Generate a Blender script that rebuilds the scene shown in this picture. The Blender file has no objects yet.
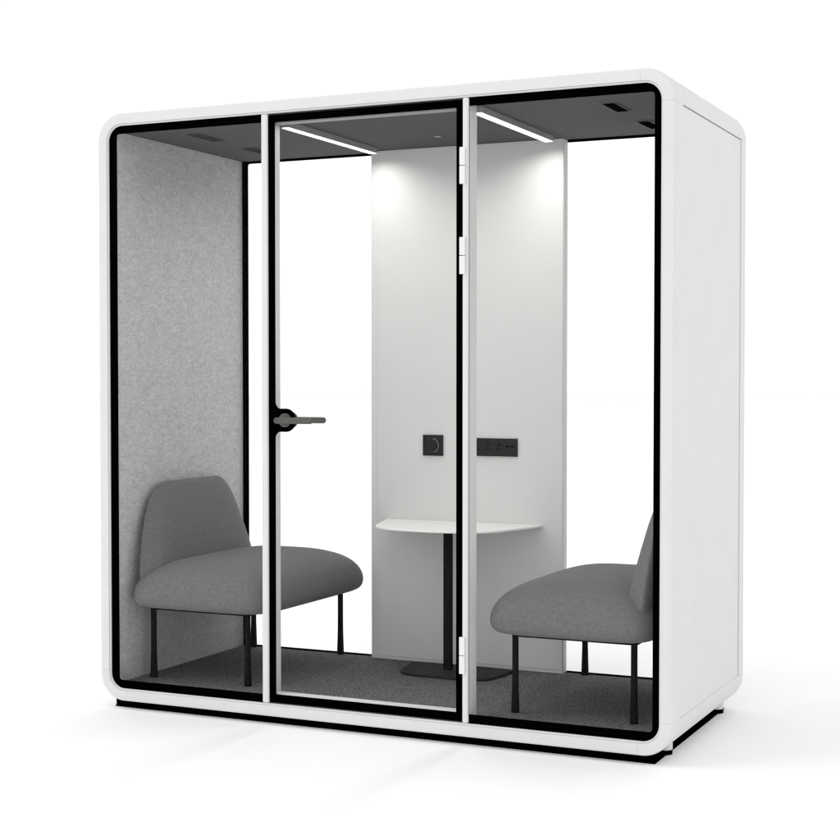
import bpy, bmesh, math, random
from mathutils import Vector, Matrix

random.seed(7)
scene = bpy.context.scene
C = scene.collection
R = math.radians

# ------------------------------------------------------------------ materials
def new_mat(name):
    m = bpy.data.materials.new(name)
    m.use_nodes = True
    nt = m.node_tree
    return m, nt, nt.nodes['Principled BSDF']

def set_in(b, key, val):
    if key in b.inputs:
        b.inputs[key].default_value = val

def g(v, t=(1.0, 1.0, 1.0)):
    return (v * t[0], v * t[1], v * t[2], 1)

WARM = (1.004, 1.0, 0.988)

def paint(name, v, rough=0.5, spec=0.3, var=0.015, scale=6.0, bump=0.02, bscale=900.0, tint=WARM):
    """painted / powder-coated surface: faint tone variation and a very fine grain"""
    m, nt, b = new_mat(name)
    tc = nt.nodes.new('ShaderNodeTexCoord')
    n = nt.nodes.new('ShaderNodeTexNoise')
    n.inputs['Scale'].default_value = scale
    n.inputs['Detail'].default_value = 4
    r = nt.nodes.new('ShaderNodeValToRGB')
    r.color_ramp.elements[0].position = 0.3
    r.color_ramp.elements[1].position = 0.7
    r.color_ramp.elements[0].color = g(v * (1 - var), tint)
    r.color_ramp.elements[1].color = g(v * (1 + var), tint)
    nt.links.new(tc.outputs['Object'], n.inputs['Vector'])
    nt.links.new(n.outputs['Fac'], r.inputs['Fac'])
    nt.links.new(r.outputs['Color'], b.inputs['Base Color'])
    if bump:
        n2 = nt.nodes.new('ShaderNodeTexNoise')
        n2.inputs['Scale'].default_value = bscale
        bp = nt.nodes.new('ShaderNodeBump')
        bp.inputs['Strength'].default_value = bump
        bp.inputs['Distance'].default_value = 0.001
        nt.links.new(tc.outputs['Object'], n2.inputs['Vector'])
        nt.links.new(n2.outputs['Fac'], bp.inputs['Height'])
        nt.links.new(bp.outputs['Normal'], b.inputs['Normal'])
    set_in(b, 'Roughness', rough)
    set_in(b, 'Specular IOR Level', spec)
    return m

def fibre(name, v, lo, hi, s1, s2, bump, bdist, mixf=0.5, tint=(1, 1, 1), sheen=0.0, stretch=None):
    """felt or pile: two scales of mottling plus a rough bump"""
    m, nt, b = new_mat(name)
    tc = nt.nodes.new('ShaderNodeTexCoord')
    a = nt.nodes.new('ShaderNodeTexNoise')
    a.inputs['Scale'].default_value = s1
    a.inputs['Detail'].default_value = 6
    a.inputs['Roughness'].default_value = 0.7
    c = nt.nodes.new('ShaderNodeTexNoise')
    c.inputs['Scale'].default_value = s2
    c.inputs['Detail'].default_value = 3
    c.inputs['Roughness'].default_value = 0.6
    mx = nt.nodes.new('ShaderNodeMix')
    mx.data_type = 'FLOAT'
    mx.inputs[0].default_value = mixf
    r = nt.nodes.new('ShaderNodeValToRGB')
    r.color_ramp.elements[0].position = 0.34
    r.color_ramp.elements[1].position = 0.66
    r.color_ramp.elements[0].color = g(v * lo, tint)
    r.color_ramp.elements[1].color = g(v * hi, tint)
    bp = nt.nodes.new('ShaderNodeBump')
    bp.inputs['Strength'].default_value = bump
    bp.inputs['Distance'].default_value = bdist
    src = tc.outputs['Object']
    if stretch:
        mp = nt.nodes.new('ShaderNodeMapping')
        mp.inputs['Scale'].default_value = stretch
        nt.links.new(src, mp.inputs['Vector'])
        src = mp.outputs['Vector']
    for n in (a, c):
        nt.links.new(src, n.inputs['Vector'])
    nt.links.new(a.outputs['Fac'], mx.inputs[2])
    nt.links.new(c.outputs['Fac'], mx.inputs[3])
    nt.links.new(mx.outputs[0], r.inputs['Fac'])
    nt.links.new(r.outputs['Color'], b.inputs['Base Color'])
    nt.links.new(c.outputs['Fac'], bp.inputs['Height'])
    nt.links.new(bp.outputs['Normal'], b.inputs['Normal'])
    set_in(b, 'Roughness', 0.95)
    set_in(b, 'Specular IOR Level', 0.08)
    set_in(b, 'Sheen Weight', sheen)
    return m

def woven(name, v):
    """upholstery: fine crossed ribs with a slub noise"""
    m, nt, b = new_mat(name)
    tc = nt.nodes.new('ShaderNodeTexCoord')
    waves = []
    for direction in ('X', 'Y'):
        w = nt.nodes.new('ShaderNodeTexWave')
        w.bands_direction = direction
        w.inputs['Scale'].default_value = 42.0
        w.inputs['Distortion'].default_value = 0.5
        w.inputs['Detail'].default_value = 2
        w.inputs['Detail Scale'].default_value = 4
        nt.links.new(tc.outputs['Object'], w.inputs['Vector'])
        waves.append(w)
    ad = nt.nodes.new('ShaderNodeMath'); ad.operation = 'ADD'
    nt.links.new(waves[0].outputs['Fac'], ad.inputs[0])
    nt.links.new(waves[1].outputs['Fac'], ad.inputs[1])
    n = nt.nodes.new('ShaderNodeTexNoise')
    n.inputs['Scale'].default_value = 115
    n.inputs['Detail'].default_value = 4
    n.inputs['Roughness'].default_value = 0.65
    nt.links.new(tc.outputs['Object'], n.inputs['Vector'])
    ad3 = nt.nodes.new('ShaderNodeMath'); ad3.operation = 'MULTIPLY_ADD'
    ad3.inputs[1].default_value = 0.035
    nt.links.new(ad.outputs[0], ad3.inputs[0])
    nt.links.new(n.outputs['Fac'], ad3.inputs[2])
    r = nt.nodes.new('ShaderNodeValToRGB')
    r.color_ramp.elements[0].position = 0.38
    r.color_ramp.elements[1].position = 0.86
    r.color_ramp.elements[0].color = g(v * 0.82)
    r.color_ramp.elements[1].color = g(v * 1.20)
    nt.links.new(ad3.outputs[0], r.inputs['Fac'])
    nt.links.new(r.outputs['Color'], b.inputs['Base Color'])
    bp = nt.nodes.new('ShaderNodeBump')
    bp.inputs['Strength'].default_value = 0.12
    bp.inputs['Distance'].default_value = 0.0012
    nt.links.new(ad3.outputs[0], bp.inputs['Height'])
    nt.links.new(bp.outputs['Normal'], b.inputs['Normal'])
    set_in(b, 'Roughness', 0.9)
    set_in(b, 'Specular IOR Level', 0.1)
    set_in(b, 'Sheen Weight', 0.08)
    return m

def glass_mat():
    """clear low-reflection float glass, thin enough not to bend the view"""
    m = bpy.data.materials.new('clear glass')
    m.use_nodes = True
    nt = m.node_tree
    nt.nodes.clear()
    out = nt.nodes.new('ShaderNodeOutputMaterial')
    tr = nt.nodes.new('ShaderNodeBsdfTransparent')
    tr.inputs['Color'].default_value = (0.998, 0.998, 0.998, 1)
    gl = nt.nodes.new('ShaderNodeBsdfGlossy')
    gl.inputs['Roughness'].default_value = 0.0
    mx = nt.nodes.new('ShaderNodeMixShader')
    mx.inputs['Fac'].default_value = 0.0015
    nt.links.new(tr.outputs[0], mx.inputs[1])
    nt.links.new(gl.outputs[0], mx.inputs[2])
    nt.links.new(mx.outputs[0], out.inputs['Surface'])
    return m

def emit(name, strength, col=(1.0, 0.985, 0.96)):
    m = bpy.data.materials.new(name)
    m.use_nodes = True
    nt = m.node_tree
    nt.nodes.clear()
    out = nt.nodes.new('ShaderNodeOutputMaterial')
    e = nt.nodes.new('ShaderNodeEmission')
    e.inputs['Color'].default_value = (*col, 1)
    e.inputs['Strength'].default_value = strength
    nt.links.new(e.outputs[0], out.inputs['Surface'])
    return m

M = dict(
    shell=paint('white powder coat', 0.695, rough=0.55, spec=0.25),
    trim=paint('satin white trim', 0.66, rough=0.4, spec=0.4),
    mullion=paint('white aluminium profile', 0.70, rough=0.42, spec=0.35),
    panel=paint('white laminate panel', 0.695, rough=0.6, spec=0.2, var=0.01),
    frit=paint('black ceramic border', 0.0008, rough=0.9, spec=0.0, var=0.0, bump=0),
    black=paint('matt black metal', 0.010, rough=0.75, spec=0.08, bump=0),
    basemetal=paint('charcoal powder coat', 0.03, rough=0.65, spec=0.15, bump=0.05),
    plinth_and_shade=paint('black base and shade', 0.001, rough=0.95, spec=0.0, bump=0),
    handle=paint('warm grey cast metal', 0.085, rough=0.5, spec=0.35, tint=(1.05, 1.0, 0.93)),
    hinge=paint('white hinge enamel', 0.78, rough=0.35, spec=0.4),
    tabletop=paint('white table laminate', 0.88, rough=0.45, spec=0.3),
    plastic=paint('black plastic', 0.009, rough=0.5, spec=0.3),
    ring=paint('grey dial ring', 0.22, rough=0.3, spec=0.6),
    felt=fibre('grey pressed felt', 0.475, 0.76, 1.22, 60.0, 130.0, 0.45, 0.003, stretch=(1, 0.5, 1)),
    ceiling=fibre('dark acoustic felt', 0.113, 0.92, 1.08, 40.0, 110.0, 0.10, 0.001),
    carpet=fibre('charcoal loop carpet', 0.125, 0.05, 2.4, 120.0, 150.0, 0.9, 0.005, mixf=0.5, tint=(1.02, 1.0, 0.98)),
    fabric=woven('grey woven upholstery', 0.160),
    light=emit('white light diffuser', 3.0),
    glass=glass_mat(),
    floor=paint('seamless white floor', 0.96, rough=0.9, spec=0.0, var=0.002, bump=0, tint=(1, 1, 1)),
    body=paint('grey light housing', 0.30, rough=0.5, spec=0.3),
    vent=paint('dark vent frame', 0.13, rough=0.6, spec=0.2),
    ventslot=paint('dim vent slots', 0.075, rough=0.9, spec=0.05),
    ventdim=paint('felt coloured vent frame', 0.095, rough=0.9, spec=0.05),
)

# ------------------------------------------------------------------ helpers
def link(name, bm, mat, parent=None, smooth=False, bevel=0.0, segs=2, angle=35, subsurf=0):
    bmesh.ops.recalc_face_normals(bm, faces=bm.faces)
    me = bpy.data.meshes.new(name)
    bm.to_mesh(me)
    bm.free()
    me.materials.append(M[mat])
    o = bpy.data.objects.new(name, me)
    C.objects.link(o)
    if parent is not None:
        o.parent = parent
        if parent.type == 'EMPTY':
            o.matrix_parent_inverse = Matrix.Translation(-parent.location)
    if smooth:
        for p in me.polygons:
            p.use_smooth = True
    if bevel:
        b = o.modifiers.new('bevel', 'BEVEL')
        b.width = bevel
        b.segments = segs
        b.limit_method = 'ANGLE'
        b.angle_limit = R(angle)
        b.harden_normals = False
    if subsurf:
        s = o.modifiers.new('smooth', 'SUBSURF')
        s.levels = subsurf
        s.render_levels = subsurf
    return o

def smooth_by_angle(o, deg=35):
    me = o.data
    for p in me.polygons:
        p.use_smooth = True
    me.set_sharp_from_angle(angle=R(deg))

def thing(name, label, cat, loc, group=None):
    o = bpy.data.objects.new(name, None)
    o.empty_display_size = 0.2
    C.objects.link(o)
    o.location = loc
    o['label'] = label
    o['category'] = cat
    if group:
        o['group'] = group
    return o

def add_box(bm, x0, x1, y0, y1, z0, z1):
    vs = [bm.verts.new(p) for p in ((x0, y0, z0), (x1, y0, z0), (x1, y1, z0), (x0, y1, z0),
                                    (x0, y0, z1), (x1, y0, z1), (x1, y1, z1), (x0, y1, z1))]
    for f in ((0, 3, 2, 1), (4, 5, 6, 7), (0, 1, 5, 4), (1, 2, 6, 5), (2, 3, 7, 6), (3, 0, 4, 7)):
        bm.faces.new([vs[i] for i in f])

def box(name, mat, parent, x0, x1, y0, y1, z0, z1, **k):
    bm = bmesh.new()
    add_box(bm, x0, x1, y0, y1, z0, z1)
    return link(name, bm, mat, parent, **k)

def arc(cx, cz, r, a0, a1, n):
    return [(cx + r * math.cos(R(a0 + (a1 - a0) * i / n)), cz + r * math.sin(R(a0 + (a1 - a0) * i / n))) for i in range(n + 1)]

def rrect(x0, x1, z0, z1, r, n=10):
    """rounded rectangle; r is one radius or four (bottom-left, bottom-right, top-right, top-left)"""
    if not isinstance(r, (tuple, list)):
        r = (r,) * 4
    r = [max(v, 1e-4) for v in r]
    return (arc(x0 + r[0], z0 + r[0], r[0], 180, 270, n) + arc(x1 - r[1], z0 + r[1], r[1], 270, 360, n)
            + arc(x1 - r[2], z1 - r[2], r[2], 0, 90, n) + arc(x0 + r[3], z1 - r[3], r[3], 90, 180, n))

def add_prism(bm, pts, y0, y1, axis='Y'):
    """closed outline extruded; axis Y: outline in XZ, axis Z: outline in XY"""
    P = (lambda a, b, t: (a, t, b)) if axis == 'Y' else (lambda a, b, t: (a, b, t))
    a = [bm.verts.new(P(x, z, y0)) for x, z in pts]
    b = [bm.verts.new(P(x, z, y1)) for x, z in pts]
    n = len(pts)
    for i in range(n):
        j = (i + 1) % n
        bm.faces.new((a[i], a[j], b[j], b[i]))
    bm.faces.new(a)
    bm.faces.new(list(reversed(b)))

def add_ring(bm, outer, inner, y0, y1):
    """flat ring between two outlines with the same point count, thickness along Y"""
    n = len(outer)
    A = [[bm.verts.new((x, y, z)) for x, z in pts] for pts, y in ((outer, y0), (inner, y0), (inner, y1), (outer, y1))]
    for i in range(n):
        j = (i + 1) % n
        for k in range(4):
            l = (k + 1) % 4
            bm.faces.new((A[k][i], A[k][j], A[l][j], A[l][i]))

def add_sweep(bm, path, profile, closed=False):
    """profile (n, y) carried along path points (x, z, nx, nz)"""
    rows = [[bm.verts.new((x + n * nx, y, z + n * nz)) for n, y in profile] for x, z, nx, nz in path]
    m = len(profile)
    cnt = len(rows)
    for i in range(cnt if closed else cnt - 1):
        a, b = rows[i], rows[(i + 1) % cnt]
        for k in range(m):
            l = (k + 1) % m
            bm.faces.new((a[k], a[l], b[l], b[k]))
    if not closed:
        bm.faces.new(rows[0])
        bm.faces.new(list(reversed(rows[-1])))

def add_lathe(bm, cx, cy, prof, n=24):
    """revolve (r, z) about a vertical axis"""
    rows = []
    for r, z in prof:
        rows.append([bm.verts.new((cx + r * math.cos(2 * math.pi * i / n), cy + r * math.sin(2 * math.pi * i / n), z)) for i in range(n)])
    for a, b in zip(rows, rows[1:]):
        for i in range(n):
            j = (i + 1) % n
            bm.faces.new((a[i], a[j], b[j], b[i]))
    bm.faces.new(list(reversed(rows[0])))
    bm.faces.new(rows[-1])

def add_disc_y(bm, cx, cz, r0, r1, y0, y1, n=32, a0=0, a1=360):
    """disc or annular arc facing the front; r0 = 0 makes a solid disc"""
    if r0 <= 0:
        add_prism(bm, [(cx + r1 * math.cos(2 * math.pi * i / n), cz + r1 * math.sin(2 * math.pi * i / n)) for i in range(n)], y0, y1)
        return
    o = arc(cx, cz, r1, a0, a1, n)
    i_ = list(reversed(arc(cx, cz, r0, a0, a1, n)))
    add_prism(bm, o + i_, y0, y1)

def loft(bm, rings):
    """rings of equal length, capped at both ends"""
    rows = [[bm.verts.new(p) for p in r] for r in rings]
    n = len(rows[0])
    for a, b in zip(rows, rows[1:]):
        for i in range(n):
            j = (i + 1) % n
            bm.faces.new((a[i], a[j], b[j], b[i]))
    bm.faces.new(list(reversed(rows[0])))
    bm.faces.new(rows[-1])

def superellipse(cx, cy, hx, hy, e, n=48):
    out = []
    for i in range(n):
        t = 2 * math.pi * i / n
        c, s = math.cos(t), math.sin(t)
        out.append((cx + hx * math.copysign(abs(c) ** (2 / e), c), cy + hy * math.copysign(abs(s) ** (2 / e), s)))
    return out

# ------------------------------------------------------------------ floor and background
bm = bmesh.new()
add_box(bm, -60, 60, -40, 120, -0.2, -0.08)
fl = link('floor', bm, 'floor')
fl['kind'] = 'structure'

# ------------------------------------------------------------------ the pod
W, H, D = 2.1708, 2.15, 0.989         # clear opening and depth
ZG = -0.08                            # ground
N1 = 0.0475                           # rim width
RI = 0.058                            # corner radius of the opening

pod = thing('office_pod', 'white glazed soundproof office pod with rounded frame and black bordered glass front',
            'office pod', (W / 2, D / 2, ZG))

f = 0.0085
front_prof = [(0.0068, 0.02), (0.0068, -0.0045), (0.0075, -0.006), (N1 - f, -0.006)]
front_prof += [(N1 - f + f * math.sin(R(a)), -0.006 + f - f * math.cos(R(a))) for a in (15, 30, 45, 60, 75, 90)]
rear_edge = [(N1 - 0.012 + 0.012 * math.cos(R(a)), D - 0.012 + 0.012 * math.sin(R(a))) for a in (0, 22, 45, 67, 90)]
full_prof = front_prof + rear_edge + [(0.0068, D)]
post_prof = front_prof + [(N1, 0.085), (0.0068, 0.085)]
rear_post_prof = [(0.0068, 0.9085), (N1, 0.9085)] + rear_edge + [(0.0068, D)]

XS0, XS1, ZS0, ZS1 = -0.0475 + 0.118, 2.2183 - 0.118, 0.0665, 2.0865     # butt joints of the frame pieces
e = 0.00025

def corner(cx, cz, a0, start, end):
    path = [start]
    for i in range(19):
        a = R(a0 + 90 * i / 18)
        path.append((cx + RI * math.cos(a), cz + RI * math.sin(a), math.cos(a), math.sin(a)))
    path.append(end)
    b = bmesh.new()
    add_sweep(b, path, full_prof)
    o = link('frame_corner', b, 'shell', pod)
    smooth_by_angle(o, 30)

corner(W - RI, H - RI, 0, (W, ZS1 + e, 1, 0), (XS1 + e, H, 0, 1))
corner(RI, H - RI, 90, (XS0 - e, H, 0, 1), (0, ZS1 + e, -1, 0))
corner(RI, RI, 180, (0, ZS0 - e, -1, 0), (XS0 - e, 0, 0, -1))
corner(W - RI, RI, 270, (XS1 + e, 0, 0, -1), (W, ZS0 - e, 1, 0))

def rail(name, a, b, prof):
    bmm = bmesh.new()
    add_sweep(bmm, [a, b], prof)
    o = link(name, bmm, 'shell', pod)
    smooth_by_angle(o, 30)

rail('top_rail', (XS1 - e, H, 0, 1), (XS0 + e, H, 0, 1), full_prof)
rail('bottom_rail', (XS0 + e, 0, 0, -1), (XS1 - e, 0, 0, -1), full_prof)
for x, nx in ((W, 1), (0, -1)):
    rail('frame_post', (x, ZS0 + e, nx, 0), (x, ZS1 - e, nx, 0), post_prof)
    rail('frame_post', (x, ZS0 + e, nx, 0), (x, ZS1 - e, nx, 0), rear_post_prof)

# side panels sit a little back in the frame, with a gap along the top and the rear
box('side_panel', 'shell', pod, W + 0.026, W + N1 - 0.0030, 0.0853, 0.9055, ZS0 - 0.0040, ZS1 - 0.0035, bevel=0.0005, segs=1)
box('side_panel', 'shell', pod, -N1 + 0.0030, -0.026, 0.0853, 0.9055, ZS0 - 0.0040, ZS1 - 0.0035, bevel=0.0005, segs=1)

# thin inner trims round the front and rear openings
def ring_path():
    path = []
    for cx, cz, a0 in ((W - RI, H - RI, 0), (RI, H - RI, 90), (RI, RI, 180), (W - RI, RI, 270)):
        for i in range(15):
            a = R(a0 + 90 * i / 14)
            path.append((cx + RI * math.cos(a), cz + RI * math.sin(a), math.cos(a), math.sin(a)))
    return path

for y0, y1 in ((-0.0015, 0.02), (D - 0.03, D - 0.004)):
    b = bmesh.new()
    add_sweep(b, ring_path(), [(0.0002, y1), (0.0002, y0 + 0.001), (0.001, y0), (0.0062, y0), (0.0062, y1)], closed=True)
    o = link('opening_trim', b, 'trim', pod)
    smooth_by_angle(o, 30)

# recessed base box, shade slab and feet
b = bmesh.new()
add_box(b, -0.006, 2.148, 0.034, 0.975, -0.0815, -0.0740)  # thin black slab standing in for the dark shade under the pod
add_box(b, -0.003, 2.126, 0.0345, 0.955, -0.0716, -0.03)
link('plinth_and_shade', b, 'plinth_and_shade', pod)
for fx in (0.036, 2.134):
    for fy in (0.19, 0.90):
        b = bmesh.new()
        add_lathe(b, fx, fy, [(0.0265, -0.0645), (0.0290, -0.0630), (0.0290, -0.012)], 28)
        ft = link('foot', b, 'shell', pod)
        smooth_by_angle(ft, 40)
        b = bmesh.new()
        add_lathe(b, fx, fy, [(0.0275, -0.0801), (0.0285, -0.079), (0.0285, -0.0646)], 28)
        pad = link('foot_pad', b, 'plinth_and_shade', ft)
        smooth_by_angle(pad, 40)

# linings
box('felt_wall', 'felt', pod, 0.0005, 0.025, 0.0135, 0.9295, 0.001, 2.149)
box('felt_wall', 'felt', pod, W - 0.025, W - 0.0005, 0.0135, 0.9295, 0.001, 2.149)
ceil_o = box('ceiling_panel', 'ceiling', pod, 0.0255, W - 0.0255, 0.0135, 0.9295, 2.132, 2.149)
box('carpet', 'carpet', pod, 0.0255, W - 0.0255, 0.0135, 0.9295, 0.001, 0.018)

# mullions
ML0, ML1, MR0, MR1 = 0.6741, 0.7007, 1.4716, 1.4942
box('mullion', 'mullion', pod, ML0, ML1, -0.004, 0.092, 0.0004, H - 0.0004, bevel=0.006, segs=4)
box('mullion', 'mullion', pod, MR0, MR1, -0.004, 0.076, 0.0004, H - 0.0004, bevel=0.006, segs=4)

# front glazing
YF0, YF1 = 0.0035, 0.0055      # black border on the outer face
YG0, YG1 = 0.0060, 0.0120      # pane

def front_window(x0, x1, outer_r, inner, inner_r):
    b = bmesh.new()
    add_prism(b, rrect(x0, x1, 0.0004, H - 0.0004, outer_r), YG0, YG1)
    w = link('front_window', b, 'glass', pod)
    b = bmesh.new()
    add_ring(b, rrect(x0, x1, 0.0004, H - 0.0004, outer_r), rrect(*inner, inner_r), YF0, YF1)
    link('black_border', b, 'frit', w)
    return w

front_window(0.0004, ML0 - 0.0004, (0.056, 0.001, 0.001, 0.056), (0.0345, ML0 - 0.0008, 0.0315, 2.1205), (0.011, 0.0005, 0.0005, 0.011))
front_window(MR1 + 0.0004, W - 0.0004, (0.001, 0.056, 0.056, 0.001), (MR1 + 0.0008, W - 0.0235, 0.0315, 2.1205), (0.0005, 0.013, 0.013, 0.0005))

# door
DX0, DX1, DZ0, DZ1 = ML1 + 0.0006, MR0 - 0.0006, 0.0045, 2.1445
IX0, IX1, IZ0, IZ1 = 0.7285, 1.4465, 0.0345, 2.1180
door = None
b = bmesh.new()
add_prism(b, rrect(DX0, DX1, DZ0, DZ1, 0.001), YG0, YG1)
door = link('door', b, 'glass', pod)

HZ = 1.0385
# inner outline of the border with the lobe behind the handle
inner = []
LX, LR = 0.7715, 0.0425
fil = 0.026
lobe = []
# fillet below, lobe, fillet above (bulging to +x from the left inner edge)
d = math.sqrt((LR + fil) ** 2 - (IX0 + fil - LX) ** 2)
fcx = IX0 + fil
ang = math.degrees(math.atan2(d, fcx - LX))
lobe_up = []          # traversed upward: bottom fillet -> lobe -> top fillet
for i in range(9):    # bottom fillet: from angle 180 to the tangent with the lobe
    a = 180 + (-(180 - ang)) * i / 8
    lobe_up.append((fcx + fil * math.cos(R(a)), HZ - d + fil * math.sin(R(a))))
for i in range(1, 24):
    a = -ang + 2 * ang * i / 24
    lobe_up.append((LX + LR * math.cos(R(a)), HZ + LR * math.sin(R(a))))
for i in range(9):
    b0, b1 = -(180 - ang) , -180
    a = b0 + (b1 - b0) * i / 8
    lobe_up.append((fcx + fil * math.cos(R(a)), HZ + d + fil * math.sin(R(a))))

# the border is one mesh: a ring with the lobed left edge
outline_in = [(IX0, IZ0)] + [(IX0, HZ - 0.12)] + lobe_up + [(IX0, HZ + 0.12), (IX0, IZ1), (IX1, IZ1), (IX1, IZ0)]
b = bmesh.new()
n_in = len(outline_in)
outer_pts = []
for x, z in outline_in[:-3]:
    outer_pts.append((DX0, z))
outer_pts[0] = (DX0, DZ0)
outer_pts += [(DX0, DZ1), (DX1, DZ1), (DX1, DZ0)]
outer_pts = outer_pts[:1] + outer_pts[1:n_in]
# keep heights monotone on the straight outer edge
zs = sorted(p[1] for p in outer_pts[:n_in - 3])
for i in range(n_in - 3):
    outer_pts[i] = (DX0, zs[i])
outer_pts[0] = (DX0, DZ0)
outer_pts[n_in - 3] = (DX0, DZ1)
outer_pts[n_in - 2] = (DX1, DZ1)
outer_pts[n_in - 1] = (DX1, DZ0)
add_ring(b, outer_pts, outline_in, YF0, YF1)
link('black_border', b, 'frit', door)

# lever handle, outside and inside
def lever(y_face, sgn):
    hb = bmesh.new()
    add_disc_y(hb, LX, HZ, 0, 0.0255 if sgn < 0 else 0.031, y_face, y_face + sgn * (0.008 if sgn < 0 else 0.030), 40)
    add_disc_y(hb, LX, HZ, 0, 0.0095, y_face + sgn * (0.0082 if sgn < 0 else 0.0302), y_face + sgn * 0.040, 28)
    ya, yb = sorted((y_face + sgn * 0.036, y_face + sgn * 0.052))
    add_prism(hb, rrect(0.751, 0.906, HZ - 0.0112, HZ + 0.0112, 0.011, 8), ya, yb)
    return link('handle', hb, 'handle', door, bevel=0.0028, segs=3, angle=50)

lever(0.0015, -1)
lever(0.0125, 1)
b = bmesh.new()
add_disc_y(b, 0.7615, HZ + 0.001, 0, 0.0028, -0.0508, -0.0503, 16)
b2 = link('keyhole', b, 'plastic', door)

# hinges: two leaves each, knuckle on the outside
for z0, z1 in ((1.856, 1.981), (1.548, 1.674), (0.172, 0.299)):
    zm = (z0 + z1) / 2
    hb = bmesh.new()
    for a, c in ((z0, zm - 0.0012), (zm + 0.0012, z1)):
        add_prism(hb, rrect(1.4640, 1.4850, a, c, 0.0012, 3), -0.012, 0.003)
    link('hinge', hb, 'hinge', door, bevel=0.0012, segs=2)

# door sill and head behind the glass
box('door_sill', 'mullion', pod, ML1 + 0.0005, MR0 - 0.0005, 0.0145, 0.058, 0.0182, 0.0355, bevel=0.002)
box('door_head', 'body', pod, ML1 + 0.0005, MR0 - 0.0005, 0.0145, 0.050, 2.1140, 2.1318, bevel=0.002)

# rear windows and the white wall panel between them
PX0, PX1, PY0 = 0.676, 1.524, 0.885
def rear_window(x0, x1, inner, inner_r, outer_r):
    b = bmesh.new()
    add_prism(b, rrect(x0, x1, 0.0004, H - 0.0004, outer_r), 0.9362, 0.9425)
    w = link('rear_window', b, 'glass', pod)
    b = bmesh.new()
    add_ring(b, rrect(x0, x1, 0.0004, H - 0.0004, outer_r), rrect(*inner, inner_r), 0.9315, 0.9345)
    link('black_border', b, 'frit', w)
rear_window(0.0004, 0.712, (0.053, 0.70, 0.0250, 2.1215), (0.010, 0.001, 0.001, 0.010), (0.056, 0.001, 0.001, 0.056))
rear_window(1.49, W - 0.0004, (1.50, W - 0.053, 0.0250, 2.1215), (0.001, 0.010, 0.010, 0.001), (0.001, 0.056, 0.056, 0.001))

wp = box('rear_panel', 'panel', pod, PX0, PX1, PY0, 0.9295, 0.0185, 2.1315, bevel=0.004, segs=3)
# slightly proud facing board on the tray, leaving a narrow rim at the left and bottom
box('facing_board', 'panel', wp, PX0 + 0.030, PX1 - 0.0025, PY0 - 0.0030, PY0 - 0.0002, 0.034, 2.1310, bevel=0.0022, segs=2)

# dimmer switch and power sockets on the panel
FY = PY0 - 0.0032
sw = bmesh.new()
add_prism(sw, rrect(0.918, 1.007, 0.8735, 0.9585, 0.002, 3), FY - 0.009, FY)
sw = link('light_switch', sw, 'plastic', pod, bevel=0.0012, segs=2)
b = bmesh.new()
add_disc_y(b, 0.9625, 0.916, 0, 0.0255, FY - 0.0165, FY - 0.0092, 40)
link('dial', b, 'plastic', sw, bevel=0.001, segs=2)
b = bmesh.new()
add_disc_y(b, 0.9625, 0.916, 0.0262, 0.0285, FY - 0.0125, FY - 0.0093, 40, -78, 88)
link('dial_ring', b, 'ring', sw)

so = bmesh.new()
add_prism(so, rrect(1.118, 1.332, 0.877, 0.949, 0.002, 3), FY - 0.009, FY)
so = link('power_socket', so, 'plastic', pod, bevel=0.0012, segs=2)
for cx in (1.160, 1.207, 1.255):
    b = bmesh.new()
    for dx, dz, w_, h_ in ((0, 0.010, 0.0022, 0.006), (-0.009, -0.007, 0.0045, 0.0018), (0.009, -0.007, 0.0045, 0.0018)):
        add_box(b, cx + dx - w_, cx + dx + w_, FY - 0.0098, FY - 0.0092, 0.913 + dz - h_, 0.913 + dz + h_)
    link('socket_slots', b, 'frit', so)
b = bmesh.new()
for cx in (1.292, 1.312):
    add_box(b, cx - 0.0065, cx + 0.0065, FY - 0.0098, FY - 0.0092, 0.9145, 0.9195)
link('charging_port', b, 'frit', so)

# linear ceiling lights
for x0, x1 in ((0.7165, 0.7475), (1.4765, 1.5105)):
    bar = box('light_bar', 'body', pod, x0 - 0.0012, x1 + 0.0012, 0.072, 0.796, 2.1085, 2.1315, bevel=0.001, segs=1)
    box('diffuser', 'light', bar, x0 + 0.0012, x1 - 0.0012, 0.0745, 0.7935, 2.1068, 2.1083)

# ceiling vents and a small sensor
def ceiling_vent(x0, x1, y0, y1, frame_mat, dim):
    b = bmesh.new()
    t = 0.004
    for q in ((x0, x1, y0, y0 + t), (x0, x1, y1 - t, y1), (x0, x0 + t, y0 + t, y1 - t), (x1 - t, x1, y0 + t, y1 - t)):
        add_box(b, q[0], q[1], q[2], q[3], 2.1275, 2.1318)
    v = link('ceiling_vent', b, frame_mat, pod)
    b = bmesh.new()
    add_box(b, x0 + t, x1 - t, y0 + t, y1 - t, 2.1308, 2.1317)
    nsl = 9
    for i in range(nsl):
        y = y0 + t + (y1 - y0 - 2 * t) * (i + 0.5) / nsl
        add_box(b, x0 + t + 0.001, x1 - t - 0.001, y - 0.0018, y + 0.0018, 2.1284, 2.1307)
    link('grille', b, dim, v)
ceiling_vent(1.897, 1.953, 0.188, 0.386, 'vent', 'plinth_and_shade')
ceiling_vent(1.897, 1.953, 0.598, 0.796, 'vent', 'plinth_and_shade')
ceiling_vent(0.236, 0.292, 0.175, 0.365, 'ventdim', 'ventslot')
ceiling_vent(0.236, 0.292, 0.580, 0.770, 'ventdim', 'ventslot')
b = bmesh.new()
add_lathe(b, 1.09, 0.637, [(0.011, 2.1302), (0.0135, 2.1306), (0.0145, 2.1318)], 28)
o = link('ceiling_sensor', b, 'body', pod)
smooth_by_angle(o, 40)

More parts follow.
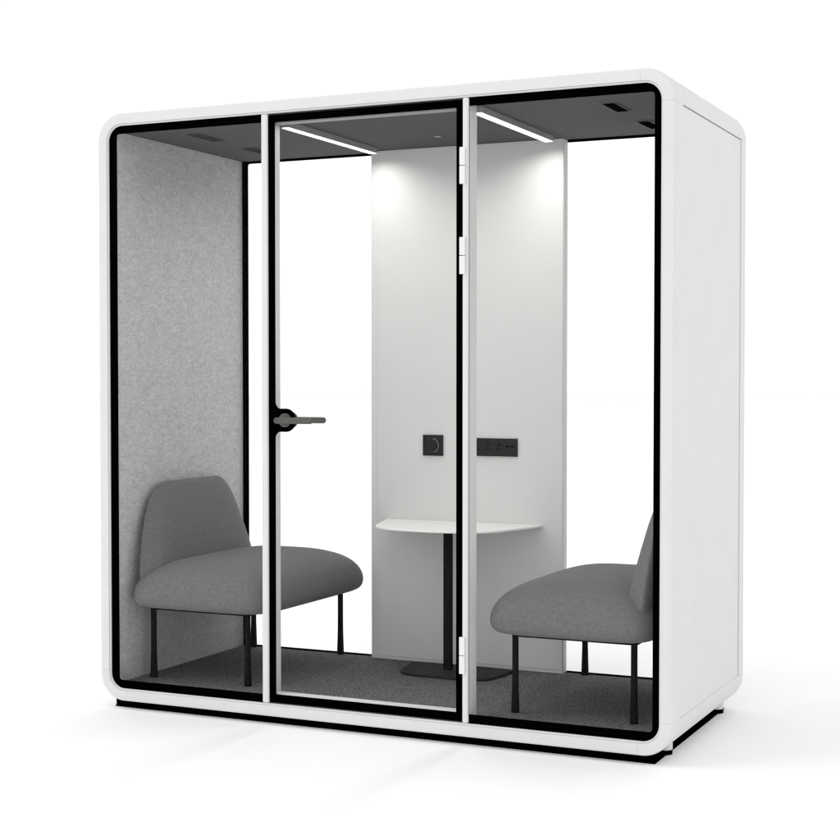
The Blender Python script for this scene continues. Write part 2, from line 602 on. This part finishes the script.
# ------------------------------------------------------------------ table
table = thing('side_table', 'small white table with bowed front and black post against the white rear panel', 'table', (1.095, 0.72, 0.018))

def spline(pts, n=6):
    """closed Catmull-Rom through pts; a point with a third value 1 is kept as a sharp corner"""
    out = []
    m = len(pts)
    for i in range(m):
        p0, p1, p2, p3 = (pts[(i + k - 1) % m] for k in range(4))
        a = p1 if p1[2] else p0
        d_ = p2 if p2[2] else p3
        for s in range(n):
            t = s / n
            out.append(tuple(0.5 * ((2 * p1[k]) + (-a[k] + p2[k]) * t + (2 * a[k] - 5 * p1[k] + 4 * p2[k] - d_[k]) * t * t
                                    + (-a[k] + 3 * p1[k] - 3 * p2[k] + d_[k]) * t ** 3) for k in (0, 1)))
    return out

half = [(0.345, 0.8810, 1), (0.266, 0.6150, 1), (0.226, 0.560, 0), (0.160, 0.522, 0), (0.060, 0.500, 0)]
pts = [(1.095 - x, y, c) for x, y, c in half] + [(1.095 + x, y, c) for x, y, c in reversed(half)]
b = bmesh.new()
add_prism(b, spline(pts), 0.598, 0.607, axis='Z')
link('tabletop', b, 'tabletop', table, bevel=0.0025, segs=3, angle=40)
b = bmesh.new()
add_box(b, 1.0795, 1.1105, 0.715, 0.745, 0.0305, 0.5978)
link('post', b, 'black', table, bevel=0.004, segs=3)
half = [(0.195, 0.838, 0), (0.214, 0.790, 0), (0.205, 0.690, 0), (0.180, 0.625, 0), (0.120, 0.600, 0), (0.04, 0.596, 0)]
pts = [(1.118 - x, y, c) for x, y, c in half] + [(1.118 + x, y, c) for x, y, c in reversed(half)]
b = bmesh.new()
add_prism(b, spline(pts), 0.0185, 0.0302, axis='Z')
link('base_plate', b, 'basemetal', table, bevel=0.003, segs=2, angle=40)

# ------------------------------------------------------------------ lounge seats
def lounge_seat(label, xb, s, leg_u, length=0.640, y0=0.020, y1=0.929):
    """xb: wall-side edge, s: facing direction (+1 / -1); u runs from the wall side to the front edge"""
    cy = (y0 + y1) / 2
    hy = (y1 - y0) / 2
    cu = length / 2
    hu = length / 2
    X = lambda u: xb + s * u
    t = thing('lounge_seat', label, 'lounge seat', (X(cu), cy, 0.018), 'upholstered seats facing each other in the pod')
    # cushion: flat underside, low bulge, domed top
    prof = [(0.3050, 0.070, 8), (0.3055, 0.050, 8), (0.3090, 0.030, 8), (0.3180, 0.0125, 7.5), (0.333, 0.0030, 7), (0.350, 0.000, 7),
            (0.370, 0.0015, 7), (0.392, 0.0065, 6.5), (0.413, 0.0155, 6), (0.431, 0.0290, 5.5), (0.446, 0.0460, 5), (0.459, 0.0680, 4.8),
            (0.4695, 0.0960, 4.5), (0.4785, 0.126, 4.4), (0.4855, 0.165, 4.2), (0.4895, 0.210, 4.0), (0.4910, 0.250, 3.8), (0.4913, 0.280, 3.6)]
    b = bmesh.new()
    loft(b, [[(X(px), py, z) for px, py in superellipse(cu, cy, hu - i_, hy - i_, ex, 72)] for z, i_, ex in prof])
    link('cushion', b, 'fabric', t, smooth=True, subsurf=1)
    # backrest: bell outline, leaning slightly to the wall, pillowed front
    prof = [(0.340, 0.412, 0.056), (0.400, 0.410, 0.055), (0.440, 0.406, 0.054), (0.480, 0.400, 0.053), (0.520, 0.391, 0.050), (0.560, 0.380, 0.047), (0.600, 0.367, 0.044),
            (0.640, 0.352, 0.040), (0.680, 0.334, 0.037), (0.710, 0.316, 0.034), (0.735, 0.296, 0.031), (0.754, 0.273, 0.028),
            (0.767, 0.251, 0.025), (0.7760, 0.227, 0.020), (0.7800, 0.203, 0.013), (0.7812, 0.178, 0.006)]
    b = bmesh.new()
    rings = []
    for z, h, th in prof:
        cu_ = 0.083 - (z - 0.44) * 0.120
        k = 0.20 + max(0.0, z - 0.48) * 0.50          # the front face is narrower than the back
        ring = []
        for px, py in superellipse(cu_, 0.0, th, h, 5.0, 72):
            t_ = (px - cu_ + th) / (2 * th)
            ring.append((X(px), cy - 0.004 + py * (1 - k * t_ ** 1.5), z))
        rings.append(ring)
    loft(b, rings)
    link('backrest', b, 'fabric', t, smooth=True, subsurf=1)
    # thin steel underframe and four flared legs
    b = bmesh.new()
    ly = (0.160, 0.915)
    lu = sorted(leg_u)
    xs = sorted((X(lu[0] - 0.012), X(lu[1] + 0.012)))
    add_prism(b, rrect(xs[0], xs[1], ly[0] - 0.012, ly[1] + 0.012, 0.012, 5), 0.2868, 0.3048, axis='Z')
    link('underframe', b, 'black', t)
    for u in lu:
        for y in ly:
            b = bmesh.new()
            rt = [(0.0138, 0.0182), (0.0145, 0.0195), (0.0142, 0.040), (0.0128, 0.085), (0.0116, 0.130), (0.0112, 0.200), (0.0112, 0.2867)]
            add_lathe(b, X(u), y, rt, 24)
            lg = link('leg', b, 'black', t)
            smooth_by_angle(lg, 50)
    return t

lounge_seat('grey upholstered bench seat with its whole bell shaped backrest showing against the felt wall', 0.0275, 1, (0.058, 0.486))
lounge_seat('grey upholstered bench seat whose backrest is mostly hidden behind the right edge of the glass', 2.1425, -1, (0.105, 0.537), length=0.622)

# ------------------------------------------------------------------ light, world, camera
w = bpy.data.worlds.new('World')
scene.world = w
w.use_nodes = True
nt = w.node_tree
bg = nt.nodes['Background']
tc = nt.nodes.new('ShaderNodeTexCoord')
sep = nt.nodes.new('ShaderNodeSeparateXYZ')
ramp = nt.nodes.new('ShaderNodeValToRGB')          # white studio sweep: a little darker overhead
ramp.color_ramp.elements[0].position = 0.25
ramp.color_ramp.elements[0].color = (1, 1, 1, 1)
ramp.color_ramp.elements[1].position = 1.0
ramp.color_ramp.elements[1].color = (0.85, 0.85, 0.85, 1)
nt.links.new(tc.outputs['Generated'], sep.inputs[0])
nt.links.new(sep.outputs['Z'], ramp.inputs['Fac'])
nt.links.new(ramp.outputs['Color'], bg.inputs['Color'])
bg.inputs['Strength'].default_value = 1.125

def area(name, loc, target, sx, sy, power):
    l = bpy.data.lights.new(name, 'AREA')
    l.shape = 'RECTANGLE'
    l.size = sx
    l.size_y = sy
    l.energy = power
    o = bpy.data.objects.new(name, l)
    C.objects.link(o)
    o.location = loc
    o.rotation_euler = (Vector(target) - Vector(loc)).to_track_quat('-Z', 'Y').to_euler()
    return o

sx, sy, sz = -0.66, -0.38, 0.65
area('studio_softbox', (1.0 + 70 * sx, 0.5 + 70 * sy, 70 * sz), (1.0, 0.5, 0.5), 38, 38, 10500)

# the two ceiling light bars
for x0, x1 in ((0.7185, 0.7455), (1.4785, 1.5085)):
    l = bpy.data.lights.new('light_bar_lamp', 'AREA')
    l.shape = 'RECTANGLE'
    l.size = x1 - x0
    l.size_y = 0.60
    l.energy = 2.75
    l.spread = R(162)
    l.color = (1.0, 0.985, 0.96)
    o = bpy.data.objects.new('light_bar_lamp', l)
    C.objects.link(o)
    o.location = ((x0 + x1) / 2, 0.494, 2.1060)

cam = bpy.data.cameras.new('camera')
cam.sensor_width = 36
cam.sensor_fit = 'HORIZONTAL'
cam.lens = 66.3685
cam.clip_start = 0.05
cam.clip_end = 500
co = bpy.data.objects.new('camera', cam)
C.objects.link(co)
co.location = (3.57812, -4.88963, 1.19496)
co.rotation_euler = (R(90 - 1.58551), 0, R(24.8799))
scene.camera = co

scene.view_settings.view_transform = 'Standard'
scene.view_settings.look = 'None'
scene.view_settings.exposure = 0
scene.view_settings.gamma = 1
scene.cycles.use_denoising = True
scene.cycles.denoiser = 'OPENIMAGEDENOISE'
scene.cycles.max_bounces = 12
scene.cycles.diffuse_bounces = 8
scene.cycles.transparent_max_bounces = 32
scene.cycles.sample_clamp_indirect = 6
scene.cycles.filter_width = 1.3
